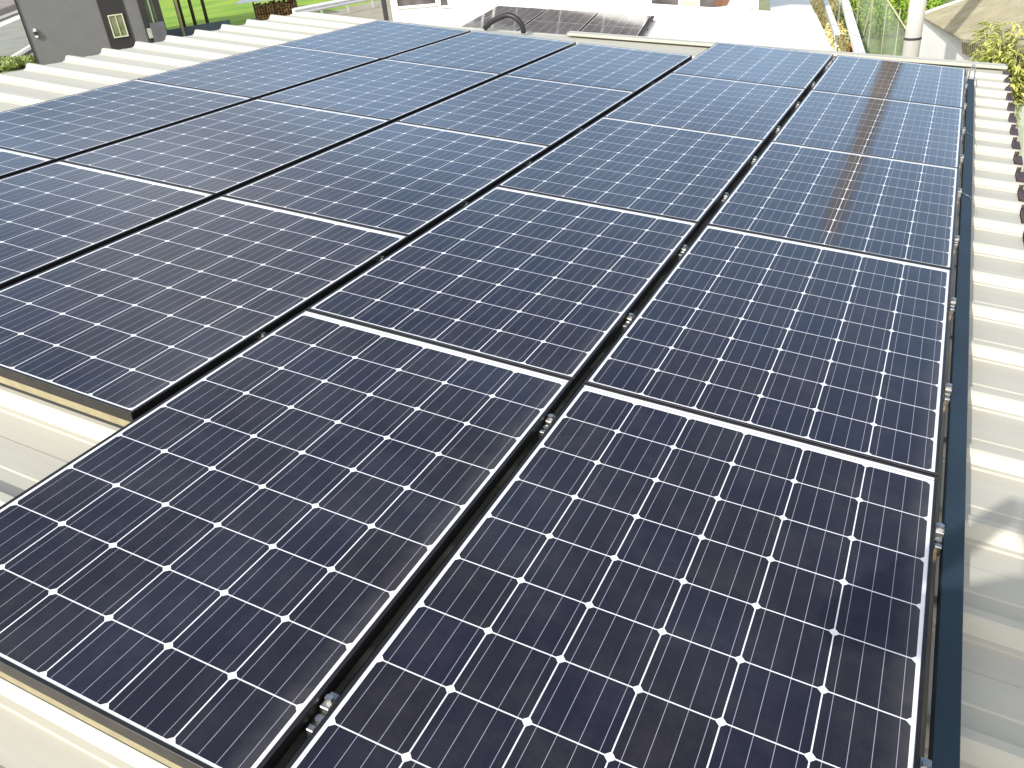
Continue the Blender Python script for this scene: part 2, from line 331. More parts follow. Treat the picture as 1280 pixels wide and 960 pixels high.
def make_clamp():
    root = empty('panel_clamp', TROOF, None, 'clamp', 'silver clamps in the panel gaps')
    b = MB(); b.box(-.010, .010, -.034, .034, -.050, -.030); b.box(-.010, .010, -.004, .034, -.0295, -.010); b.box(-.008, .008, -.050, -.036, -.046, -.018)
    b.build('bracket', M_silver, root, bevel=.0015)
    b = MB(); b.tube([(0, .014, -.0098), (0, .014, .0)], .0085, 6); b.tube([(0, -.020, -.0298), (0, -.020, -.018)], .0085, 6)
    b.build('bolt', M_silver, root)
    return root
cp = make_clamp(); firstc = True
nth = ['nearest', 'second nearest', 'third nearest', 'fourth nearest', 'fifth nearest', 'sixth nearest', 'seventh nearest', 'eighth nearest', 'ninth nearest', 'tenth nearest', 'eleventh nearest', 'twelfth nearest']
def clamps(x, ys, where, dz=0):
    global firstc
    for i, y in enumerate(ys):
        o = cp if firstc else copy_tree(cp); firstc = False
        o.matrix_world = RL(x+random.uniform(-.001, .001), y+random.uniform(-.006, .006), dz)
        nm = nth[i] if i < len(ys)-1 else 'farthest'
        o['label'] = '%s silver clamp %s' % (nm, where)
ys = [.19+0*1, 1.245, 1.945, 2.645, 3.385, 4.06, 4.76, 5.46, 6.16, 6.86, 7.28]
clamps(-.036, [ys[0]]+ys[1:], 'in the gap between the two right rows', -.004)
clamps(.9795, [-.2, .53, 1.235, 1.955, 2.62, 3.31, 4.01, 4.66, 5.31, 6.01, 6.71, 7.28], 'between the right array edge and the navy trim', .004)
clamps(-1.066+.004, [1.25, 1.96, 2.66, 3.37, 4.10, 4.84, 5.52, 6.2], 'in the gap left of the second row from the right', -.010)

# navy trim beside the array
tr = empty('edge_trim', RL(.992, -.6), 'long navy blue metal trim along the right side of the array', 'trim')
b = MB(); b.box(0, .047, 0, 7.66, -.050, -.022); b.build('cover', M_navy, tr, bevel=.002)
b = MB()
for q in range(11): b.box(.012, .040, .25+.704*q, .29+.704*q, -.084, -.0505)
b.build('foot', M_dkrail, tr)
b = MB(); pts = []
for q in range(13):
    a = math.pi*q/12; pts.append((.026+.020*math.cos(a), 7.68+.30*math.sin(a)**.7, -.030+.06*math.sin(a)))
b.tube(pts, .0055, 6); b.tube([(.010, 7.80, -.03), (.042, 7.80, -.03)], .003, 6); b.tube([(.012, 7.88, -.01), (.040, 7.88, -.01)], .003, 6)
wl2 = b.build('wire_loop', M_wire, T=RL(.992, -.6)); tag(wl2, 'silver wire loop at the far end of the navy trim', 'wire')
for y, lb in ((5.25, 'far thin wire tied across the navy trim'), (3.98, 'near thin wire tied across the navy trim')):
    b = MB(); b.tube([(.97, y+.10, -.012), (.995, y+.06, -.018), (1.047, y-.02, -.018), (1.06, y-.05, -.05)], .0013, 5)
    tag(b.build('tie_wire', M_wire, T=TROOF), lb, 'wire', 'tie wires on the trim')

b = MB(); pts = []
for q in range(17):
    a = math.pi*q/16; pts.append((-3.06-.15*math.cos(a)-(.12 if q < 5 else 0)*(5-q)/5, 7.34-.03*math.sin(a), -.10+.145*math.sin(a)))
b.tube(pts, .026, 8); tag(b.build('cable_conduit', M_black, T=TROOF, smooth=True), 'black flexible cable conduit looping over the far edge of the roof', 'conduit')

# ================================================================== LOWER ROOF BEHIND
a12 = R(12)
TF = TROOF @ Tr((-.82, 15.27, -1.25)) @ Matrix.Rotation(a12, 4, 'Z')
fb = empty('low_building', TF, 'low building with bright white ribbed roof behind the array', 'building')
b = MB(); prof = []; y = -6.0
while y < 3.9:
    prof += [(y, 0), (y+.12, 0), (y+.14, .022), (y+.19, .022), (y+.21, 0)]; y += .25
for_rows = []
for x in (-7.1, 0): for_rows.append([b.bm.verts.new((x, yy, z)) for yy, z in prof])
for i in range(len(prof)-1): b.bm.faces.new((for_rows[0][i], for_rows[1][i], for_rows[1][i+1], for_rows[0][i+1]))
M_wroof = mat('white_ribbed_steel', (.80, .80, .78), .4, noise=.05, nscale=2)
o = b.build('roof_sheet', M_wroof, fb); sm = o.modifiers.new('thick', 'SOLIDIFY'); sm.thickness = .004
b = MB(); b.box(-.9, .0, 3.92, 7.5, -.02, .0); b.build('side_roof', M_wroof, fb)
TFi = TF.inverted(); wl = MB()
def wboxF(x0, x1, y0, y1, wl, zt=-.03):
    pts = []
    for x, yy in ((x0, y0), (x1, y0), (x1, y1), (x0, y1)):
        top = TF @ Vector((x, yy, zt)); pts.append((Vector((top.x, top.y, 0)), top))
    vb = [wl.bm.verts.new(TFi @ a) for a, _ in pts]; vt = [wl.bm.verts.new(TFi @ c) for _, c in pts]
    wl.bm.faces.new(vb[::-1]); wl.bm.faces.new(vt)
    for i in range(4): wl.bm.faces.new((vb[i], vb[(i+1) % 4], vt[(i+1) % 4], vt[i]))
wboxF(-6.95, -.15, -5.8, 3.7, wl); wl.build('wall', M_white, fb)
# its own three panels, on a low stand
for i, lb in enumerate(('leftmost', 'middle', 'rightmost')):
    for r_, rn_ in ((0, 'upper'), (1, 'lower')):
        o = copy_tree(proto); o.matrix_world = TF @ Tr((-6.19+i*1.01, .27-r_*PIT, .10))
        o['label'] = '%s panel of the %s row on the white roof behind' % (lb, rn_); o['group'] = 'solar panels on the white roof behind'
b = MB()
for yy in (1.5, .5, -.3): b.box(-6.2, -3.13, yy, yy+.05, .0225, .064)
b.box(-3.19, -3.13, -1.2, 1.72, .0645, .10)
tag(b.build('panel_stand', M_dkrail, T=TF, bevel=.002), 'dark metal stand under the panels on the white roof', 'panel stand')

# ================================================================== WHITE HOUSE
fwd = (TF.to_3x3() @ Vector((0, 1, 0))); fwd.z = 0; fwd.normalize(); sid = Vector((fwd.y, -fwd.x, 0))
W0 = TF @ Vector((0, 4.05, 0))
def facade(u, v, P0, nrm, s_ax):
    d = raydir(u, v); t = (P0-CW).dot(nrm)/d.dot(nrm); p = CW+d*t; return (p-P0).dot(s_ax), p.z
def house_T(P0, s_ax, nrm): return Matrix(((s_ax.x, nrm.x, 0, P0.x), (s_ax.y, nrm.y, 0, P0.y), (0, 0, 1, 0), (0, 0, 0, 1)))
TW = house_T(W0, sid, fwd)
hw = empty('white_house', TW, 'bright white house with dark windows across the back', 'house')
def fc(u, v): return facade(u, v, W0, fwd, sid)
M_ww = mat('white_house_wall', (.84, .84, .82), .8, noise=.04, nscale=1)
s0 = fc(489, 10)[0]; s1 = fc(948, 10)[0]
HZ = 3.75
b = MB(); b.box(s0, s1, 0, 7, 0, HZ); b.build('wall', M_ww, hw)
b = MB(); b.prism([(s0-.5, -.5, HZ), (s0-.5, -.5, HZ+.14), (s0-.5, 3.5, HZ+1.6), (s0-.5, 7.6, HZ+.14), (s0-.5, 7.6, HZ)], (s1-s0+1, 0, 0)); b.build('roof', mat('grey_roof_tile', (.16, .16, .17), .5, noise=.3), hw)
M_glass = mat('dark_window_glass', (.06, .055, .055), .12, spec=.7, col2=(.14, .12, .12), nscale=3)
M_curt = mat('beige_curtain', (.62, .60, .42), .9, noise=.1)
M_wood = mat('brown_timber', (.20, .09, .05), .7, noise=.3)
M_gp = mat('pale_grey_panel', (.62, .62, .64), .6, noise=.05)
def win(u0, u1, vb, zt=None, m=M_glass, name='window', bar=False):
    a = fc(u0, vb); c = fc(u1, vb); z0 = a[1]; zt = zt or z0+1.5
    f = MB(); t = .05
    for bx in ((a[0]-t, c[0]+t, z0-t, z0), (a[0]-t, c[0]+t, zt, zt+t), (a[0]-t, a[0], z0, zt), (c[0], c[0]+t, z0, zt)): f.box(bx[0], bx[1], -.05, -.002, bx[2], bx[3])
    if bar: f.box((a[0]+c[0])/2-.02, (a[0]+c[0])/2+.02, -.05, -.002, z0, zt)
    fo = f.build(name, M_ww, hw)
    q = MB(); q.box(a[0], c[0], -.02, -.004, z0, zt); q.build('pane' if m == M_glass else 'panel', m, fo)
win(498, 546, 8); win(552, 561, 7); win(612, 622, 5)
win(815, 848, 8.5); win(875, 905, 10, m=M_glass)
for q in range(7):  # unseen window band added for the dark reflection in the panels below
    b = MB(); x_ = -7.2+q*.98; b.box(x_, x_+.95, -.03, -.004, 2.72, 3.35); b.build('window', M_glass, hw)
a = fc(850, 9); c = fc(872, 9.5); b = MB(); b.box(a[0], c[0], -.03, -.002, a[1], a[1]+2); b.build('curtain_panel', M_curt, hw)
a = fc(893, 9); c = fc(911, 7); b = MB(); b.prism([(a[0], -.06, a[1]+.02), (a[0]+.25, -.06, a[1]+.02), (c[0]+.7, -.06, a[1]+1.4), (c[0], -.06, a[1]+1.4)], (0, .03, 0)); b.build('timber_brace', M_wood, hw)
a = fc(908, 13); c = fc(940, 13); b = MB(); b.prism([(a[0]-.15, -.035, a[1]+.03), (c[0], -.035, a[1]), (c[0]+.35, -.035, a[1]+1.2), (a[0]+.9, -.035, a[1]+1.2)], (0, .03, 0)); b.build('slanted_panel', M_gp, hw)  # pale grey slanted panel on the wall face
b = MB(); b.tube([(s0-.12, -.10, 0), (s0-.12, -.10, HZ)], .06, 8); b.build('drainpipe', M_dkrail, hw)

# ================================================================== GREY HOUSE LEFT
Pg = at(122, 72); Pg.z = 0; nv = Vector((Pg.x-CW.x, Pg.y-CW.y, 0)).normalized(); sg = Vector((nv.y, -nv.x, 0))
TG = house_T(Pg, sg, nv); gh = empty('grey_house', TG, 'dark grey ribbed metal house beside the road at the left', 'house')
def fg(u, v): return facade(u, v, Pg, nv, sg)
def mat_ribbed(name, col, pitch, ax=0):
    m = mat(name, col, .55, noise=.08, nscale=1.5); t = m.node_tree; b_ = t.nodes['Principled BSDF']
    c = N(t, 'ShaderNodeTexCoord'); wv = N(t, 'ShaderNodeTexWave', wave_type='BANDS', bands_direction='X' if ax == 0 else 'Y'); wv.inputs['Scale'].default_value = 1/pitch/3.0
    bp = N(t, 'ShaderNodeBump'); bp.inputs['Strength'].default_value = .3; bp.inputs['Distance'].default_value = .008
    t.links.new(c.outputs['Object'], wv.inputs['Vector']); t.links.new(wv.outputs['Fac'], bp.inputs['Height']); t.links.new(bp.outputs[0], b_.inputs['Normal']); return m
M_gray = mat_ribbed('grey_ribbed_cladding', (.15, .15, .155), .14)
M_dk = mat('dark_recess_panel', (.022, .02, .022), .6, noise=.3, nscale=2)
gl = fg(47, 78)[0]; gr_ = fg(209, 46)[0]
b = MB(); b.box(gl, gr_-.35, 0, 7, 0, 7.0); b.build('wall', M_gray, gh)
b = MB(); b.box(gl-.05, gl-.005, -.06, 7.0, 0, 7.0); b.build('corner_trim', M_dk, gh)
b = MB(); b.box(gl-.5, gr_+.5, -.6, 7.6, 7.0, 7.25); b.build('roof', M_dk, gh)
d0 = fg(139, 60)[0]; d1 = fg(169, 55)[0]
b = MB(); b.box(d0, d1, -.04, -.003, 0, 7.0); b.build('dark_panel', M_dk, gh)
wz0 = fg(150, 45)[1]; wz1 = fg(146, 19)[1]; w0 = fg(144, 47)[0]; w1 = fg(159, 43)[0]
f = MB(); t = .05
for bx in ((w0-t, w1+t, wz0-t, wz0), (w0-t, w1+t, wz1, wz1+t), (w0-t, w0, wz0, wz1), (w1, w1+t, wz0, wz1), ((w0+w1)/2-.02, (w0+w1)/2+.02, wz0, wz1)): f.box(bx[0], bx[1], -.10, -.041, bx[2], bx[3])
fo = f.build('window', mat('cream_window_frame', (.55, .54, .40), .5), gh)
q = MB(); q.box(w0, w1, -.07, -.042, wz0, wz1); q.build('pane', mat('greenish_pane', (.20, .20, .13), .2, col2=(.08, .14, .04), nscale=2), fo)
e0 = fg(186, 52)[0]; e1 = fg(212, 46)[0]
b = MB(); b.box(e0, e0+.25, -.2, -.003, 0, 7); b.box(e1-.34, e1-.05, -.2, -.003, 0, 7); b.build('window_surround', M_dk, gh)
z0 = fg(195, 33)[1]; z1 = z0+2.4
fo = MB(); fo.box(e0+.26, e1-.35, -.12, -.06, z0-.06, z0); fo.box((e0+e1)/2-.06, (e0+e1)/2, -.12, -.06, z0, z1); fo = fo.build('large_window', mat('grey_sash', (.3, .3, .28), .5), gh)
q = MB(); q.box(e0+.26, e1-.35, -.05, -.02, z0, z1); q.build('pane', mat('garden_reflecting_pane', (.10, .17, .07), .12, col2=(.05, .07, .04), nscale=1.5), fo)
zz = fg(190, 47)[1]
q = MB(); q.box(e0+.05, e0+.32, -.26, -.21, zz, zz+.42); q.build('vent_cover', mat('pale_vent', (.45, .46, .42), .6, noise=.2, nscale=9), gh)
b = MB(); a = fg(196, 30); c = fg(209, 46); b.box(c[0]-.62, c[0], -.5, -.21, 0, a[1]+.1); b.build('planter_box', mat('grey_planter', (.11, .11, .125), .6, noise=.2), gh)
va = fg(41, 36); vb_ = fg(49, 47)
b = MB(); b.box(va[0], vb_[0], -.14, -.003, vb_[1], va[1]); mb_ = b.build('meter_box', mat('white_meter_box', (.75, .75, .68), .5), gh, bevel=.03)
b = MB(); b.tube([((va[0]+vb_[0])/2, -.15, (va[1]+vb_[1])/2), ((va[0]+vb_[0])/2, -.142, (va[1]+vb_[1])/2)], .09, 12); b.build('dial', M_black, mb_)

# ---- low wall, poles, log stack, guardrail at the left
def vert_pole(u, v, r, h, m, label, name='pole', lean=0):
    p = at(u, v); b = MB(); b.tube([(0, 0, 0), (lean*.5, 0, h*.5), (lean, 0, h)], r, 8, r*.8); o = b.build(name, m, T=Tr((p.x, p.y, 0)), smooth=True); return tag(o, label, 'pole', 'slim poles by the meadow')
M_cpole = mat('cream_pole', (.62, .58, .38), .6, noise=.1); M_bpole = mat('brown_pole', (.10, .075, .045), .7, noise=.3)
vert_pole(231, 48, .075, 7, M_cpole, 'slim cream pole next to the grey house')
vert_pole(233.5, 42, .075, 7, M_bpole, 'dark brown pole right beside the cream pole')
vert_pole(246, 37.5, .09, 7, M_bpole, 'middle dark brown pole in front of the meadow')
vert_pole(261.5, 36, .09, 7, M_bpole, 'rightmost dark brown pole in front of the meadow')
p0, p1 = at(205, 50.5), at(290, 35.5); d = (p1-p0).normalized(); n_ = Vector((-d.y, d.x, 0))
b = MB(); q = [p0, p1, p1+n_*.25, p0+n_*.25]; b.prism([(v.x, v.y, 0) for v in q], (0, 0, .42))
tag(b.build('low_wall', mat('bluish_block', (.10, .13, .16), .9, noise=.3, nscale=1)), 'low bluish wall along the meadow beneath the slim poles', 'wall')

# firewood rack
pw0, pw1 = at(322, 25.5), at(372, 19.5); dw = (pw1-pw0); Lw = dw.length; dw.normalize(); nw = Vector((-dw.y, dw.x, 0))
TWD = Matrix(((dw.x, nw.x, 0, pw0.x), (dw.y, nw.y, 0, pw0.y), (0, 0, 1, 0), (0, 0, 0, 1)))
fr = empty('firewood_shelter', TWD, 'low shelter with pale blue sheet roof over a stack of firewood', 'wood store')
b = MB(); b.prism([(-.9, -.6, .96), (Lw+.5, -.6, .96), (Lw+.5, 1.4, 1.22), (-.3, 1.4, 1.22)], (0, 0, .05)); b.build('roof', mat('pale_blue_sheet', (.70, .76, .77), .4, noise=.1), fr)
M_log = mat('split_firewood', (.42, .25, .12), .9, col2=(.10, .05, .03), nscale=5)
for x in (-.05, Lw*.5, Lw): b = MB(); b.box(x, x+.08, -.12, -.04, 0, .94); b.build('post', M_bpole, fr)
b = MB()
x = .06
while x < Lw-.05:
    z = .08
    while z < .80:
        rr = random.uniform(.055, .085); y0 = random.uniform(-.12, .02); b.tube([(x, y0, z), (x, y0+.9, z)], rr, 7); z += rr*2
    x += .15
lo = b.build('firewood', M_log, T=TWD); tag(lo, 'split firewood logs stacked under the pale blue roof', 'firewood', kind='stuff')

gp = [at(372, 30), at(405, 23.5), at(437, 17.5), at(468, 10.5), at(500, 3)]
gd = (gp[3]-gp[1]).normalized(); step = (gp[3]-gp[1]).length/2; gn = Vector((-gd.y, gd.x, 0))
TGR = Matrix(((gd.x, gn.x, 0, gp[1].x), (gd.y, gn.y, 0, gp[1].y), (0, 0, 1, 0), (0, 0, 0, 1)))
gu = empty('guardrail', TGR, 'white steel guardrail curving past the firewood shelter', 'guardrail')
b = MB(); b.prism([(-step, -.02, .42), (-step, -.10, .50), (-step, -.03, .58), (-step, -.10, .66), (-step, -.02, .76), (-step, .02, .76), (-step, .02, .42)], (6*step, 0, 0)); b.build('rail', mat('faded_white_rail', (.70, .72, .74), .45, noise=.1), gu)
for q in range(-1, 5): b = MB(); b.tube([(q*step, .07, 0), (q*step, .07, .72)], .05, 8); b.build('post', M_white, gu)

# ================================================================== RIGHT BACKGROUND
pdir = raydir(1135, 66); pp = CW+pdir*(13.6/pdir.y)
up_ = empty('utility_pole', Tr((pp.x, pp.y, 0)), 'thick round pale utility pole rising behind the far roof edge', 'utility pole')
M_conc = mat('pale_concrete_pole', (.48, .465, .435), .85, noise=.14, nscale=2.5, stretch=(1, 1, .3))
M_upole = mat('streak_brown_pole_top', (.24, .19, .14), .8, noise=.3, nscale=3)
lean = .22
b = MB(); b.tube([(lean*z/12, 0, z) for z in (0, 1, 2, 2.8)], .112, 20, .107); b.build('shaft', M_conc, up_, smooth=True)
b = MB(); b.tube([(lean*z/12, 0, z) for z in (2.81, 4, 5, 6.3)], .135, 20, .13); b.build('streak_sleeve', M_upole, up_, smooth=True)  # unseen brown sleeve added for the streak it mirrors in the panels
b = MB(); b.tube([(lean*2.06/12, 0, 2.05), (lean*2.06/12, 0, 2.08)], .114, 20); b.build('band', M_dkrail, up_)

# right house with ribbed roof
ZE = 1.75
E0, E1 = at(1150, 22, ZE), at(1202, 52, ZE); ed = (E1-E0).normalized()
rise = Vector((ed.y, -ed.x, 0));  rise = rise if rise.x > 0 else -rise
rise = -rise if (rise.dot(Vector((1, .3, 0))) < 0) else rise
sl = .30
# far verge direction: solve so that the verge passes through pixel (1213, 0)
def plane_at(u, v):
    n_ = ed.cross(Vector((rise.x, rise.y, sl)).normalized()); d = raydir(u, v); return CW+d*((E0-CW).dot(n_)/d.dot(n_))
def plane_z(p):
    q = ed.cross(Vector((rise.x, rise.y, sl)).normalized()); return E0.z-(q.x*(p.x-E0.x)+q.y*(p.y-E0.y))/q.z
V1 = plane_at(1213, 0); vdir = (V1-E0).normalized()
rh = empty('old_house', Tr((E0.x, E0.y, 0)), 'old white walled house with weathered beige ribbed roof at upper right', 'house')
O = Vector((E0.x, E0.y, 0))
n_ = ed.cross(Vector((rise.x, rise.y, sl)).normalized()).normalized()
if n_.z < 0: n_ = -n_
Lr = (E1-E0).length
d2 = (plane_at(1258, 58)-E1).normalized()
top0 = E0+vdir*6; far1 = E1+d2*5; top1 = far1+vdir*5
b = MB(); b.prism([E0-O, E1-O, far1-O, top1-O, top0-O], n_*.04)
M_oldroof = mat('weathered_beige_roof', (.40, .37, .265), .9, nscale=2.5, col2=(.31, .285, .19), bump=.6, bscale=5)
b.build('roof', M_oldroof, rh)
b = MB()                                   # sheet laps following the slope of the verge
for i in range(1, 34):
    p = E0+ed*(Lr*i/17) if i <= 17 else E1+d2*((i-17)*.19)
    p = p-O+n_*.0405; b.prism([p, p+ed*.035, p+ed*.035+vdir*4.8, p+vdir*4.8], n_*.012)
b.build('roof_lap', M_oldroof, rh)['kind'] = 'stuff'
b = MB(); b.prism([E0-O+n_*.042-ed*.03, E0-O+n_*.042+ed*.03, top0-O+n_*.042+ed*.03, top0-O+n_*.042-ed*.03], n_*.03); b.build('verge_board', M_white, rh)
# corrugated skirt along the front eave
M_corr = mat('yellowed_corrugated', (.60, .55, .38), .8, noise=.3, nscale=8)
h2 = Vector((d2.x, d2.y, 0)).normalized(); out2 = Vector((h2.y, -h2.x, 0)); out2 = out2 if out2.y < 0 else -out2
B0 = at(1203, 67, 1.5); B1 = at(1250, 82, 1.5)
b = MB(); nn = 60; Ls = 3.0*(plane_at(1258, 58)-E1).length; rws = []
for i in range(nn*2+1):
    tt = i/(nn*2); p = E1+d2*(Ls*tt); off = Vector((0, 0, .018*(i % 2)-.012)); q_ = B0+(B1-B0)*(tt*3.0)
    rws.append((b.bm.verts.new(p+off-O), b.bm.verts.new(q_+off-O)))
for i in range(len(rws)-1): b.bm.faces.new((rws[i][0], rws[i+1][0], rws[i+1][1], rws[i][1]))
o = b.build('corrugated_skirt', M_corr, rh); o.modifiers.new('t', 'SOLIDIFY').thickness = .006
inn = Vector((rise.x, rise.y, 0)); c0 = E0+inn*.05+ed*.06
c1 = B0+Vector((.04, .06, 0)); c2 = B0+(B1-B0)*3+Vector((.04, .06, 0)); c3 = c0+Vector((vdir.x, vdir.y, 0))*4.5
b = MB(); wa = [c0, c1, c2, c3]; zt_ = [plane_z(c0)-.03, 1.46, 1.46, plane_z(c3)-.03]
vb = [b.bm.verts.new((p.x-O.x, p.y-O.y, 0)) for p in wa]; vt = [b.bm.verts.new((p.x-O.x, p.y-O.y, z)) for p, z in zip(wa, zt_)]
b.bm.faces.new(vb[::-1]); b.bm.faces.new(vt)
for i in range(4): b.bm.faces.new((vb[i], vb[(i+1) % 4], vt[(i+1) % 4], vt[i]))
b.build('wall', M_ww, rh)
b = MB(); b.tube([Vector((c0.x, c0.y, 0))-O-inn*.06, Vector((c0.x, c0.y, ZE-.1))-O-inn*.06], .02, 8); b.build('drainpipe', M_white, rh)
# dark tiled roof farther behind
tp = Vector((3.5, 62, 0))
th = empty('tiled_house', Tr(tp), 'distant house with dark purple tiled roof behind the utility pole', 'house')
b = MB(); b.box(-9, 9, -4, 4, 0, .3+1.0); b.build('wall', M_ww, th)
M_tile = mat('dark_violet_tile', (.075, .06, .075), .6, col2=(.16, .14, .16), nscale=3, stretch=(4, 1, 1))
b = MB(); b.prism([(-9.5, -5, 1.1), (-9.5, 5, 1.1), (-9.5, 0, 3.6)], (19, 0, 0)); b.build('roof', M_tile, th)
b = MB()
for i in range(48):
    x = -9.3+i*.39
    b.tube([(x, -5.02, 1.14), (x, -.05, 3.63)], .07, 6)
b.build('roof_rib_tile', M_tile, th)['kind'] = 'stuff'

# ---- foliage
def leaf_mat(name, c1, c2):
    m = bpy.data.materials.new(name); m.use_nodes = True; t = m.node_tree; b_ = t.nodes['Principled BSDF']
    g_ = N(t, 'ShaderNodeNewGeometry'); r = N(t, 'ShaderNodeValToRGB'); t.links.new(g_.outputs['Random Per Island'], r.inputs[0])
    r.color_ramp.elements[0].color = (*c1, 1); r.color_ramp.elements[1].color = (*c2, 1); t.links.new(r.outputs[0], b_.inputs['Base Color'])
    b_.inputs['Roughness'].default_value = .55; b_.inputs['Subsurface Weight'].default_value = 0
    b_.inputs['Transmission Weight'].default_value = 0
    return m
L_bush = leaf_mat('bright_bush_leaf', (.17, .31, .02), (.36, .52, .05)); L_dark = leaf_mat('dark_leaf', (.02, .06, .015), (.06, .13, .03))
L_yel = leaf_mat('yellow_green_leaf', (.30, .38, .07), (.60, .58, .20)); L_flow = leaf_mat('yellow_flower', (.72, .56, .18), (.92, .86, .50)); L_gold = leaf_mat('weed_leaf', (.14, .22, .05), (.34, .40, .12))
def leaves(b, c, rad, nl, sz, shell=.55):
    for _ in range(nl):
        v = Vector((random.gauss(0, 1), random.gauss(0, 1), random.gauss(0, 1))).normalized()
        k_ = shell+(1-shell)*random.random()**.6; wob = 1+.13*math.sin(v.x*5+c[0])*math.cos(v.y*6+v.z*4)
        p = Vector(c)+Vector((v.x*rad[0], v.y*rad[1], v.z*rad[2]))*k_*wob
        if p.z < .02: continue
        a = (v+Vector((random.gauss(0, .5), random.gauss(0, .5), random.gauss(0, .5)))).normalized(); u = a.orthogonal().normalized(); w_ = a.cross(u); s_ = sz*random.uniform(.6, 1.3)
        th_ = random.random()*6.28; uu = u*math.cos(th_)+w_*math.sin(th_); ww = a.cross(uu)
        b.quad(p-uu*s_, p+ww*s_*.45, p+uu*s_, p-ww*s_*.45)
def bush(p, rad, label, m=L_bush, nl=2600, sz=.05, name='garden_bush', group='clipped garden bushes', h=None):
    h = h or rad[2]
    root = empty(name, Tr((p.x, p.y, 0)), label, 'bush', group)
    b = MB(); leaves(b, (0, 0, h), rad, nl, sz); b.build('foliage', m, root)
    b = MB()
    for q in range(5): a = q*1.26; b.tube([(0, 0, 0), (.3*rad[0]*math.cos(a), .3*rad[1]*math.sin(a), h*.6), (.7*rad[0]*math.cos(a), .7*rad[1]*math.sin(a), h*1.1)], .04, 6, .01)
    b.build('stem', M_bpole, root)
    return root
bush(at(1092, 48), (.85, .8, .8), 'large round bright green bush left of the utility pole')
bush(at(1081, 18), (1.0, .9, .9), 'upper bright green bush behind the net, farther left')
bush(at(1112, 28), (.9, .9, .8), 'dark bush tucked behind the round bush', m=L_dark)
bush(at(1150, 64), (.42, .5, .70), 'narrow green bush between the utility pole and the old house')
bush(at(1126, 10), (1.2, 1, 1.2), 'farthest dark green bush behind the utility pole', m=L_dark)
bush(at(1150, 30), (.7, .7, .8), 'small sunny bush behind the utility pole, right side')

# fence net in front of the bushes
n0, n1 = at(1064, 60), at(1128, 74); dn_ = (n1-n0); Ln = dn_.length; dn_.normalize(); nn_ = Vector((-dn_.y, dn_.x, 0))
TN = Matrix(((dn_.x, nn_.x, 0, n0.x), (dn_.y, nn_.y, 0, n0.y), (0, 0, 1, 0), (0, 0, 0, 1)))
nf = empty('net_fence', TN, 'pale green plastic net fence with thin cream stakes beside the utility pole', 'fence')
mnet = bpy.data.materials.new('pale_green_net'); mnet.use_nodes = True; t = mnet.node_tree; b_ = t.nodes['Principled BSDF']; b_.inputs['Base Color'].default_value = (.50, .62, .46, 1); b_.inputs['Alpha'].default_value = .30; b_.inputs['Roughness'].default_value = .7
b = MB()
for i in range(24):
    for j in range(6):
        x0 = Ln*i/24; x1 = Ln*(i+1)/24
        f_ = lambda x, z: (x, .05*math.sin(x*7+z*2), z)
        h0, h1 = (2.2-1.5*i/24)/6, (2.2-1.5*(i+1)/24)/6; b.quad(f_(x0, j*h0), f_(x1, j*h1), f_(x1, (j+1)*h1), f_(x0, (j+1)*h0))
b.build('net', mnet, nf)
M_stake = mat('cream_stake', (.66, .60, .42), .7, noise=.2)
for x in (0.02, Ln*.28, Ln*.55, Ln*.8, Ln): b = MB(); b.tube([(x, .08, 0), (x+.02, .08, 2.3-1.5*x/Ln)], .014, 6); b.build('stake', M_stake, nf)
b = MB(); b.tube([(-.3, -.1, 2.5), (Ln+.3, -.1, .6)], .016, 6); b.build('cord', M_stake, nf)
b = MB(); b.tube([(Ln*.3, -.12, .4), (Ln*.55, -.12, 2.2)], .010, 6); b.build('cane', M_stake, nf)

# slotted white beams standing on posts beside the white roof
def beam(u0, v0, u1, v1, z, wd_, label):
    p, q = at(u0, v0, z), at(u1, v1, z); dd = q-p; p = p-dd*.5; dd = q-p; L_ = dd.length; dd.normalize(); nn2 = Vector((-dd.y, dd.x, 0))
    T_ = Matrix(((dd.x, nn2.x, 0, p.x), (dd.y, nn2.y, 0, p.y), (0, 0, 1, z), (0, 0, 0, 1)))
    root = empty('slotted_beam', T_, label, 'steel beam', 'white slotted beams by the white roof')
    b = MB(); b.box(0, L_, -wd_/2, wd_/2, -.04, 0); b.box(0, L_, -wd_/2, -wd_/2+.01, -.12, -.0405); b.build('beam', M_white, root, bevel=.003)
    b = MB(); x = .3
    while x < L_:
        for s_ in (-1, 1): b.tube([(x+.06*s_, wd_*.22*s_, .0005), (x+.06*s_, wd_*.22*s_, .003)], .02, 10)
        x += 1.5
    b.build('bolt_hole', M_black, root)
    for x in (.2, L_-.2): b = MB(); b.tube([(x, 0, -z), (x, 0, -.041)], .022, 8); b.build('post', M_white, root)
beam(1032, 0, 1047, 41, 1.55, .10, 'shorter left white slotted beam beside the white roof')
beam(1057, 0, 1076, 66, 1.75, .13, 'longer right white slotted beam by the net fence')

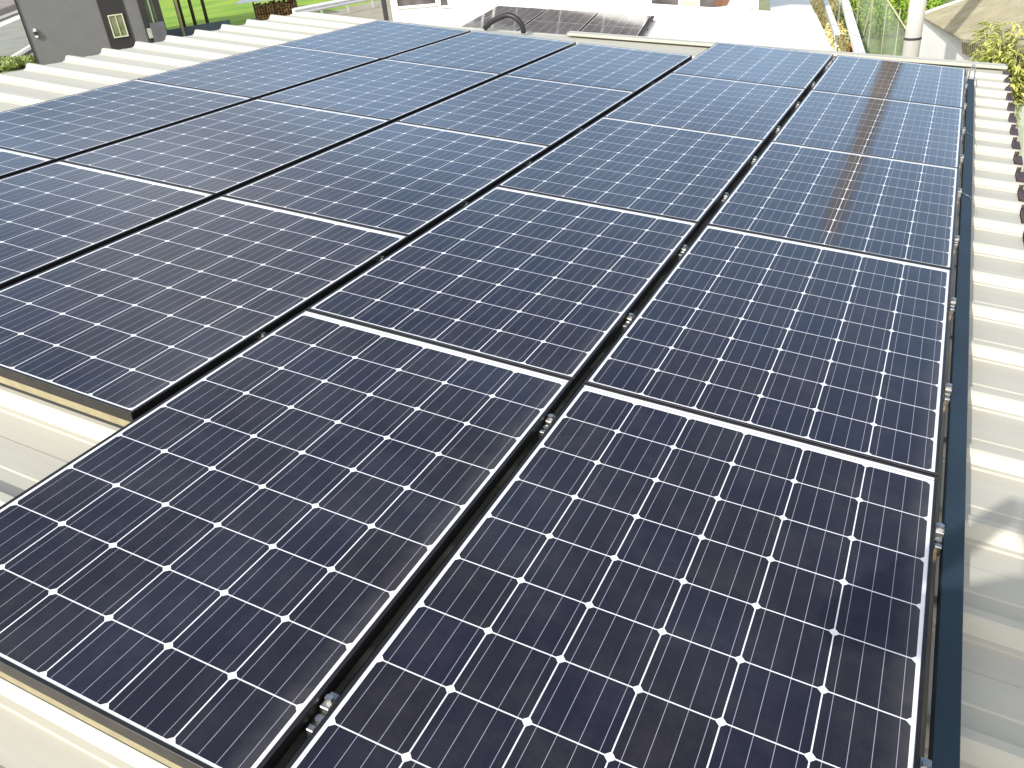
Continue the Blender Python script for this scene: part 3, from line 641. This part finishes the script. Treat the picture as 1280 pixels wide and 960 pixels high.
# flowers and pots between
def pot(u, v, r, h, m, lbl, leafm, lr):
    p = at(u, v); root = empty('potted_plant', Tr((p.x, p.y, 0)), lbl, 'potted plant', 'potted plants by the white roof')
    b = MB(); b.tube([(0, 0, 0), (0, 0, h*.85)], r*.7, 14, r); b.tube([(0, 0, h*.85+.002), (0, 0, h)], r*1.08, 14); b.build('pot', m, root, smooth=False)
    b = MB(); leaves(b, (0, 0, h+lr*.8), (lr, lr, lr), 500, .04, .4); b.build('foliage', leafm, root); return root
M_terra = mat('terracotta', (.48, .20, .10), .8, noise=.2); M_gpot = mat('grey_pot', (.16, .16, .15), .7, noise=.3); M_pinkpot = mat('dusty_plum_pot', (.25, .13, .16), .7, noise=.2)
pot(1052, 84, .10, .40, M_pinkpot, 'dark green ball shaped plant in plum pot', L_dark, .16)
pot(1064, 85, .09, .38, M_terra, 'orange brown terracotta pot plant beside the longer beam', leaf_mat('orange_leaf', (.45, .20, .07), (.6, .3, .1)), .12)
pot(1044, 82, .11, .36, M_gpot, 'grey pot plant at the corner of the white roof', leaf_mat('grey_leaf', (.12, .12, .11), (.26, .26, .22)), .13)
b_root = bush(at(1041, 52, .85), (.32, .8, .62), 'yellow flowering shrub along the edge of the white roof', m=L_flow, nl=4500, sz=.045, name='flowering_shrub', group='flowering shrubs')
b_root = bush(at(1026, 20, .9), (.42, 1.5, .70), 'farther orange yellow flowering shrub by the white roof', m=L_flow, nl=4500, sz=.045, name='flowering_shrub', group='flowering shrubs')
bush(at(1056, 30, .5), (.30, 1.8, .5), 'pale green shrub between the two slotted beams', m=L_gold, nl=3500, sz=.06)

# loose plant beyond the right eave
def spray(p, label, nst, hgt, sp, seed):
    random.seed(seed)
    root = empty('bamboo_like_plant', Tr((p.x, p.y, 0)), label, 'plant', 'leafy plants beyond the eave')
    st = MB(); lf = MB()
    for i in range(nst):
        a = random.random()*6.28; r_ = sp*random.random()**.5; h_ = hgt*random.uniform(.65, 1)
        pts = [Vector((r_*.25*math.cos(a)*1, r_*.25*math.sin(a), 0)), Vector((r_*.5*math.cos(a), r_*.5*math.sin(a), h_*.6)), Vector((r_*math.cos(a), r_*math.sin(a), h_))]
        st.tube(pts, .012, 5, .004)
        for j in range(150):
            t_ = random.uniform(.35, 1); q = pts[0].lerp(pts[1], t_*2) if t_ < .5 else pts[1].lerp(pts[2], t_*2-1)
            dd = Vector((random.gauss(0, 1), random.gauss(0, 1), random.uniform(-.5, .5))).normalized(); L_ = random.uniform(.06, .15); sd = dd.cross(Vector((0, 0, 1))).normalized()*L_*.17
            q = q+dd*random.uniform(0, .10)
            lf.quad(q, q+dd*L_*.5+sd, q+dd*L_-Vector((0, 0, L_*.3)), q+dd*L_*.5-sd)
    st.build('stem', M_stake, root); lf.build('foliage', L_yel if seed % 2 else L_gold, root); return root
spray(at(1264, 96, 1.4), 'tall yellow green leafy plant at the far right eave corner', 46, 2.1, .55, 3)
spray(at(1292, 100, 1.2), 'leafy weed plant at the far right, cut by the photo edge', 30, 1.9, .5, 5)
random.seed(11)
m0_, m1_ = at(1262, 120, .9), at(1300, 300, .9); dm = m1_-m0_; dm.z = 0; Lm = dm.length; dm.normalize(); nm_ = Vector((-dm.y, dm.x, 0))
TM = Matrix(((dm.x, nm_.x, 0, m0_.x), (dm.y, nm_.y, 0, m0_.y), (0, 0, 1, 0), (0, 0, 0, 1)))
nf2 = empty('net_fence', TM, 'green net fence running along below the right eave', 'fence')
b = MB()
for i in range(40):
    x0 = Lm*i/40; x1 = Lm*(i+1)/40
    for j in range(5): f_ = lambda x, z: (x, .05*math.sin(x*5+z*2), z); b.quad(f_(x0, j*.24), f_(x1, j*.24), f_(x1, j*.24+.24), f_(x0, j*.24+.24))
b.build('net', mnet, nf2)
for q in range(6): b = MB(); b.tube([(Lm*q/5, .05, 0), (Lm*q/5, .05, 1.3)], .014, 6); b.build('stake', M_stake, nf2)
# weeds at road
for i, (u, v, lb) in enumerate(((10, 88, 'green weeds at the road edge left of the grey house'), (34, 84, 'low pale weeds at the corner of the grey house'), (68, 79, 'single tall weed before the grey house wall'))):
    bush(at(u, v), ((.9, .5, .30), (.7, .4, .25), (.22, .3, .75))[i], lb, m=L_gold, nl=1300, sz=.07, name='weed_clump', group='weeds at the roadside')

# ================================================================== PHOTOGRAPHER (casts the shadow at the lower right)
def make_person():
    ft = TROOF @ Vector((.86, -.92, ZP)); T_ = Tr(ft) @ Matrix.Rotation(.0, 4, 'Z')
    root = empty('person', T_, 'person in blue work clothes holding a camera up with both hands', 'person')
    # joints (x right, y forward), metres
    V = {'pel': (0, 0, .93), 'wst': (0, 0, 1.10), 'chs': (0, .0, 1.32), 'nck': (0, .02, 1.47), 'hd0': (0, .04, 1.56), 'hd1': (0, .05, 1.66), 'hd2': (0, .045, 1.71),
         'shl': (-.17, 0, 1.40), 'ell': (-.36, .14, 1.24), 'wrl': (-.14, .29, 1.40), 'hnl': (-.11, .31, 1.45),
         'shr': (.17, 0, 1.40), 'elr': (.30, .14, 1.16), 'wrr': (.06, .29, 1.36), 'hnr': (.03, .31, 1.42),
         'hpl': (-.10, 0, .90), 'knl': (-.12, .03, .50), 'anl': (-.13, 0, .09), 'tol': (-.14, .16, .04),
         'hpr': (.10, 0, .90), 'knr': (.13, .03, .50), 'anr': (.14, 0, .09), 'tor': (.16, .16, .04)}
    rad = dict(pel=.15, wst=.135, chs=.16, nck=.055, hd0=.075, hd1=.10, hd2=.07, shl=.075, ell=.048, wrl=.032, hnl=.04, shr=.075, elr=.048, wrr=.032, hnr=.04, hpl=.095, knl=.062, anl=.045, tol=.04, hpr=.095, knr=.062, anr=.045, tor=.04)
    E = [('pel', 'wst'), ('wst', 'chs'), ('chs', 'nck'), ('nck', 'hd0'), ('hd0', 'hd1'), ('hd1', 'hd2'), ('chs', 'shl'), ('shl', 'ell'), ('ell', 'wrl'), ('wrl', 'hnl'), ('chs', 'shr'), ('shr', 'elr'), ('elr', 'wrr'), ('wrr', 'hnr'),
         ('pel', 'hpl'), ('hpl', 'knl'), ('knl', 'anl'), ('anl', 'tol'), ('pel', 'hpr'), ('hpr', 'knr'), ('knr', 'anr'), ('anr', 'tor')]
    V = dict(V); names = list(V)
    vs = [Vector(V[n_]) for n_ in names]; rs = [rad[n_] for n_ in names]; es = [(names.index(a), names.index(b_)) for a, b_ in E]
    for s_, hn in ((-1, 'hnl'), (1, 'hnr')):          # five fingers, curled round the camera
        h = names.index(hn); hp = Vector(V[hn])
        for q in range(4):
            i0 = len(vs); z_ = .030-.018*q
            vs += [hp+Vector((.012*-s_, .02, z_)), hp+Vector((.03*-s_, .045, z_+.004)), hp+Vector((.055*-s_, .04, z_))]; rs += [.011, .009, .008]; es += [(h, i0), (i0, i0+1), (i0+1, i0+2)]
        i0 = len(vs); vs += [hp+Vector((.02*-s_, -.02, .0)), hp+Vector((.045*-s_, -.02, .012))]; rs += [.012, .010]; es += [(h, i0), (i0, i0+1)]
    me = bpy.data.meshes.new('body'); me.from_pydata(vs, es, []); o = bpy.data.objects.new('body', me); COL.objects.link(o); o.parent = root
    md = o.modifiers.new('skin', 'SKIN'); md.use_smooth_shade = True
    lay = me.skin_vertices[0].data if me.skin_vertices else None
    if lay is None:
        bm_ = bmesh.new(); bm_.from_mesh(me); bm_.verts.layers.skin.verify(); bm_.to_mesh(me); bm_.free(); lay = me.skin_vertices[0].data
    for i, r_ in enumerate(rs): lay[i].radius = (r_, r_*.85 if i < 3 else r_); lay[i].use_root = (i == 0)
    ss = o.modifiers.new('sub', 'SUBSURF'); ss.levels = ss.render_levels = 1
    m = bpy.data.materials.new('work_clothes_and_skin'); m.use_nodes = True; t = m.node_tree; c = N(t, 'ShaderNodeTexCoord'); s_ = N(t, 'ShaderNodeSeparateXYZ'); t.links.new(c.outputs['Object'], s_.inputs[0])
    r = N(t, 'ShaderNodeValToRGB'); r.color_ramp.interpolation = 'CONSTANT'; mr = N(t, 'ShaderNodeMath', operation='DIVIDE'); mr.inputs[1].default_value = 1.8; t.links.new(s_.outputs[2], mr.inputs[0]); t.links.new(mr.outputs[0], r.inputs[0])
    e = r.color_ramp.elements; e[0].color = (.03, .03, .03, 1); e[1].position = .06; e[1].color = (.05, .06, .09, 1); k_ = e.new(.53); k_.color = (.12, .17, .26, 1); k_ = e.new(.80); k_.color = (.45, .27, .19, 1)
    t.links.new(r.outputs[0], t.nodes['Principled BSDF'].inputs['Base Color']); t.nodes['Principled BSDF'].inputs['Roughness'].default_value = .8
    me.materials.append(m)
    b = MB(); bmesh.ops.create_uvsphere(b.bm, u_segments=20, v_segments=12, radius=.112)
    for v in list(b.bm.verts):
        v.co.z *= .85
    bmesh.ops.delete(b.bm, geom=[v for v in b.bm.verts if v.co.z < -.01 and v.co.y > .02 or v.co.z < -.06], context='VERTS')
    for v in b.bm.verts: v.co += Vector((0, .03, 1.665))
    b.build('hair', M_black, root, smooth=True)
    return root
make_person()
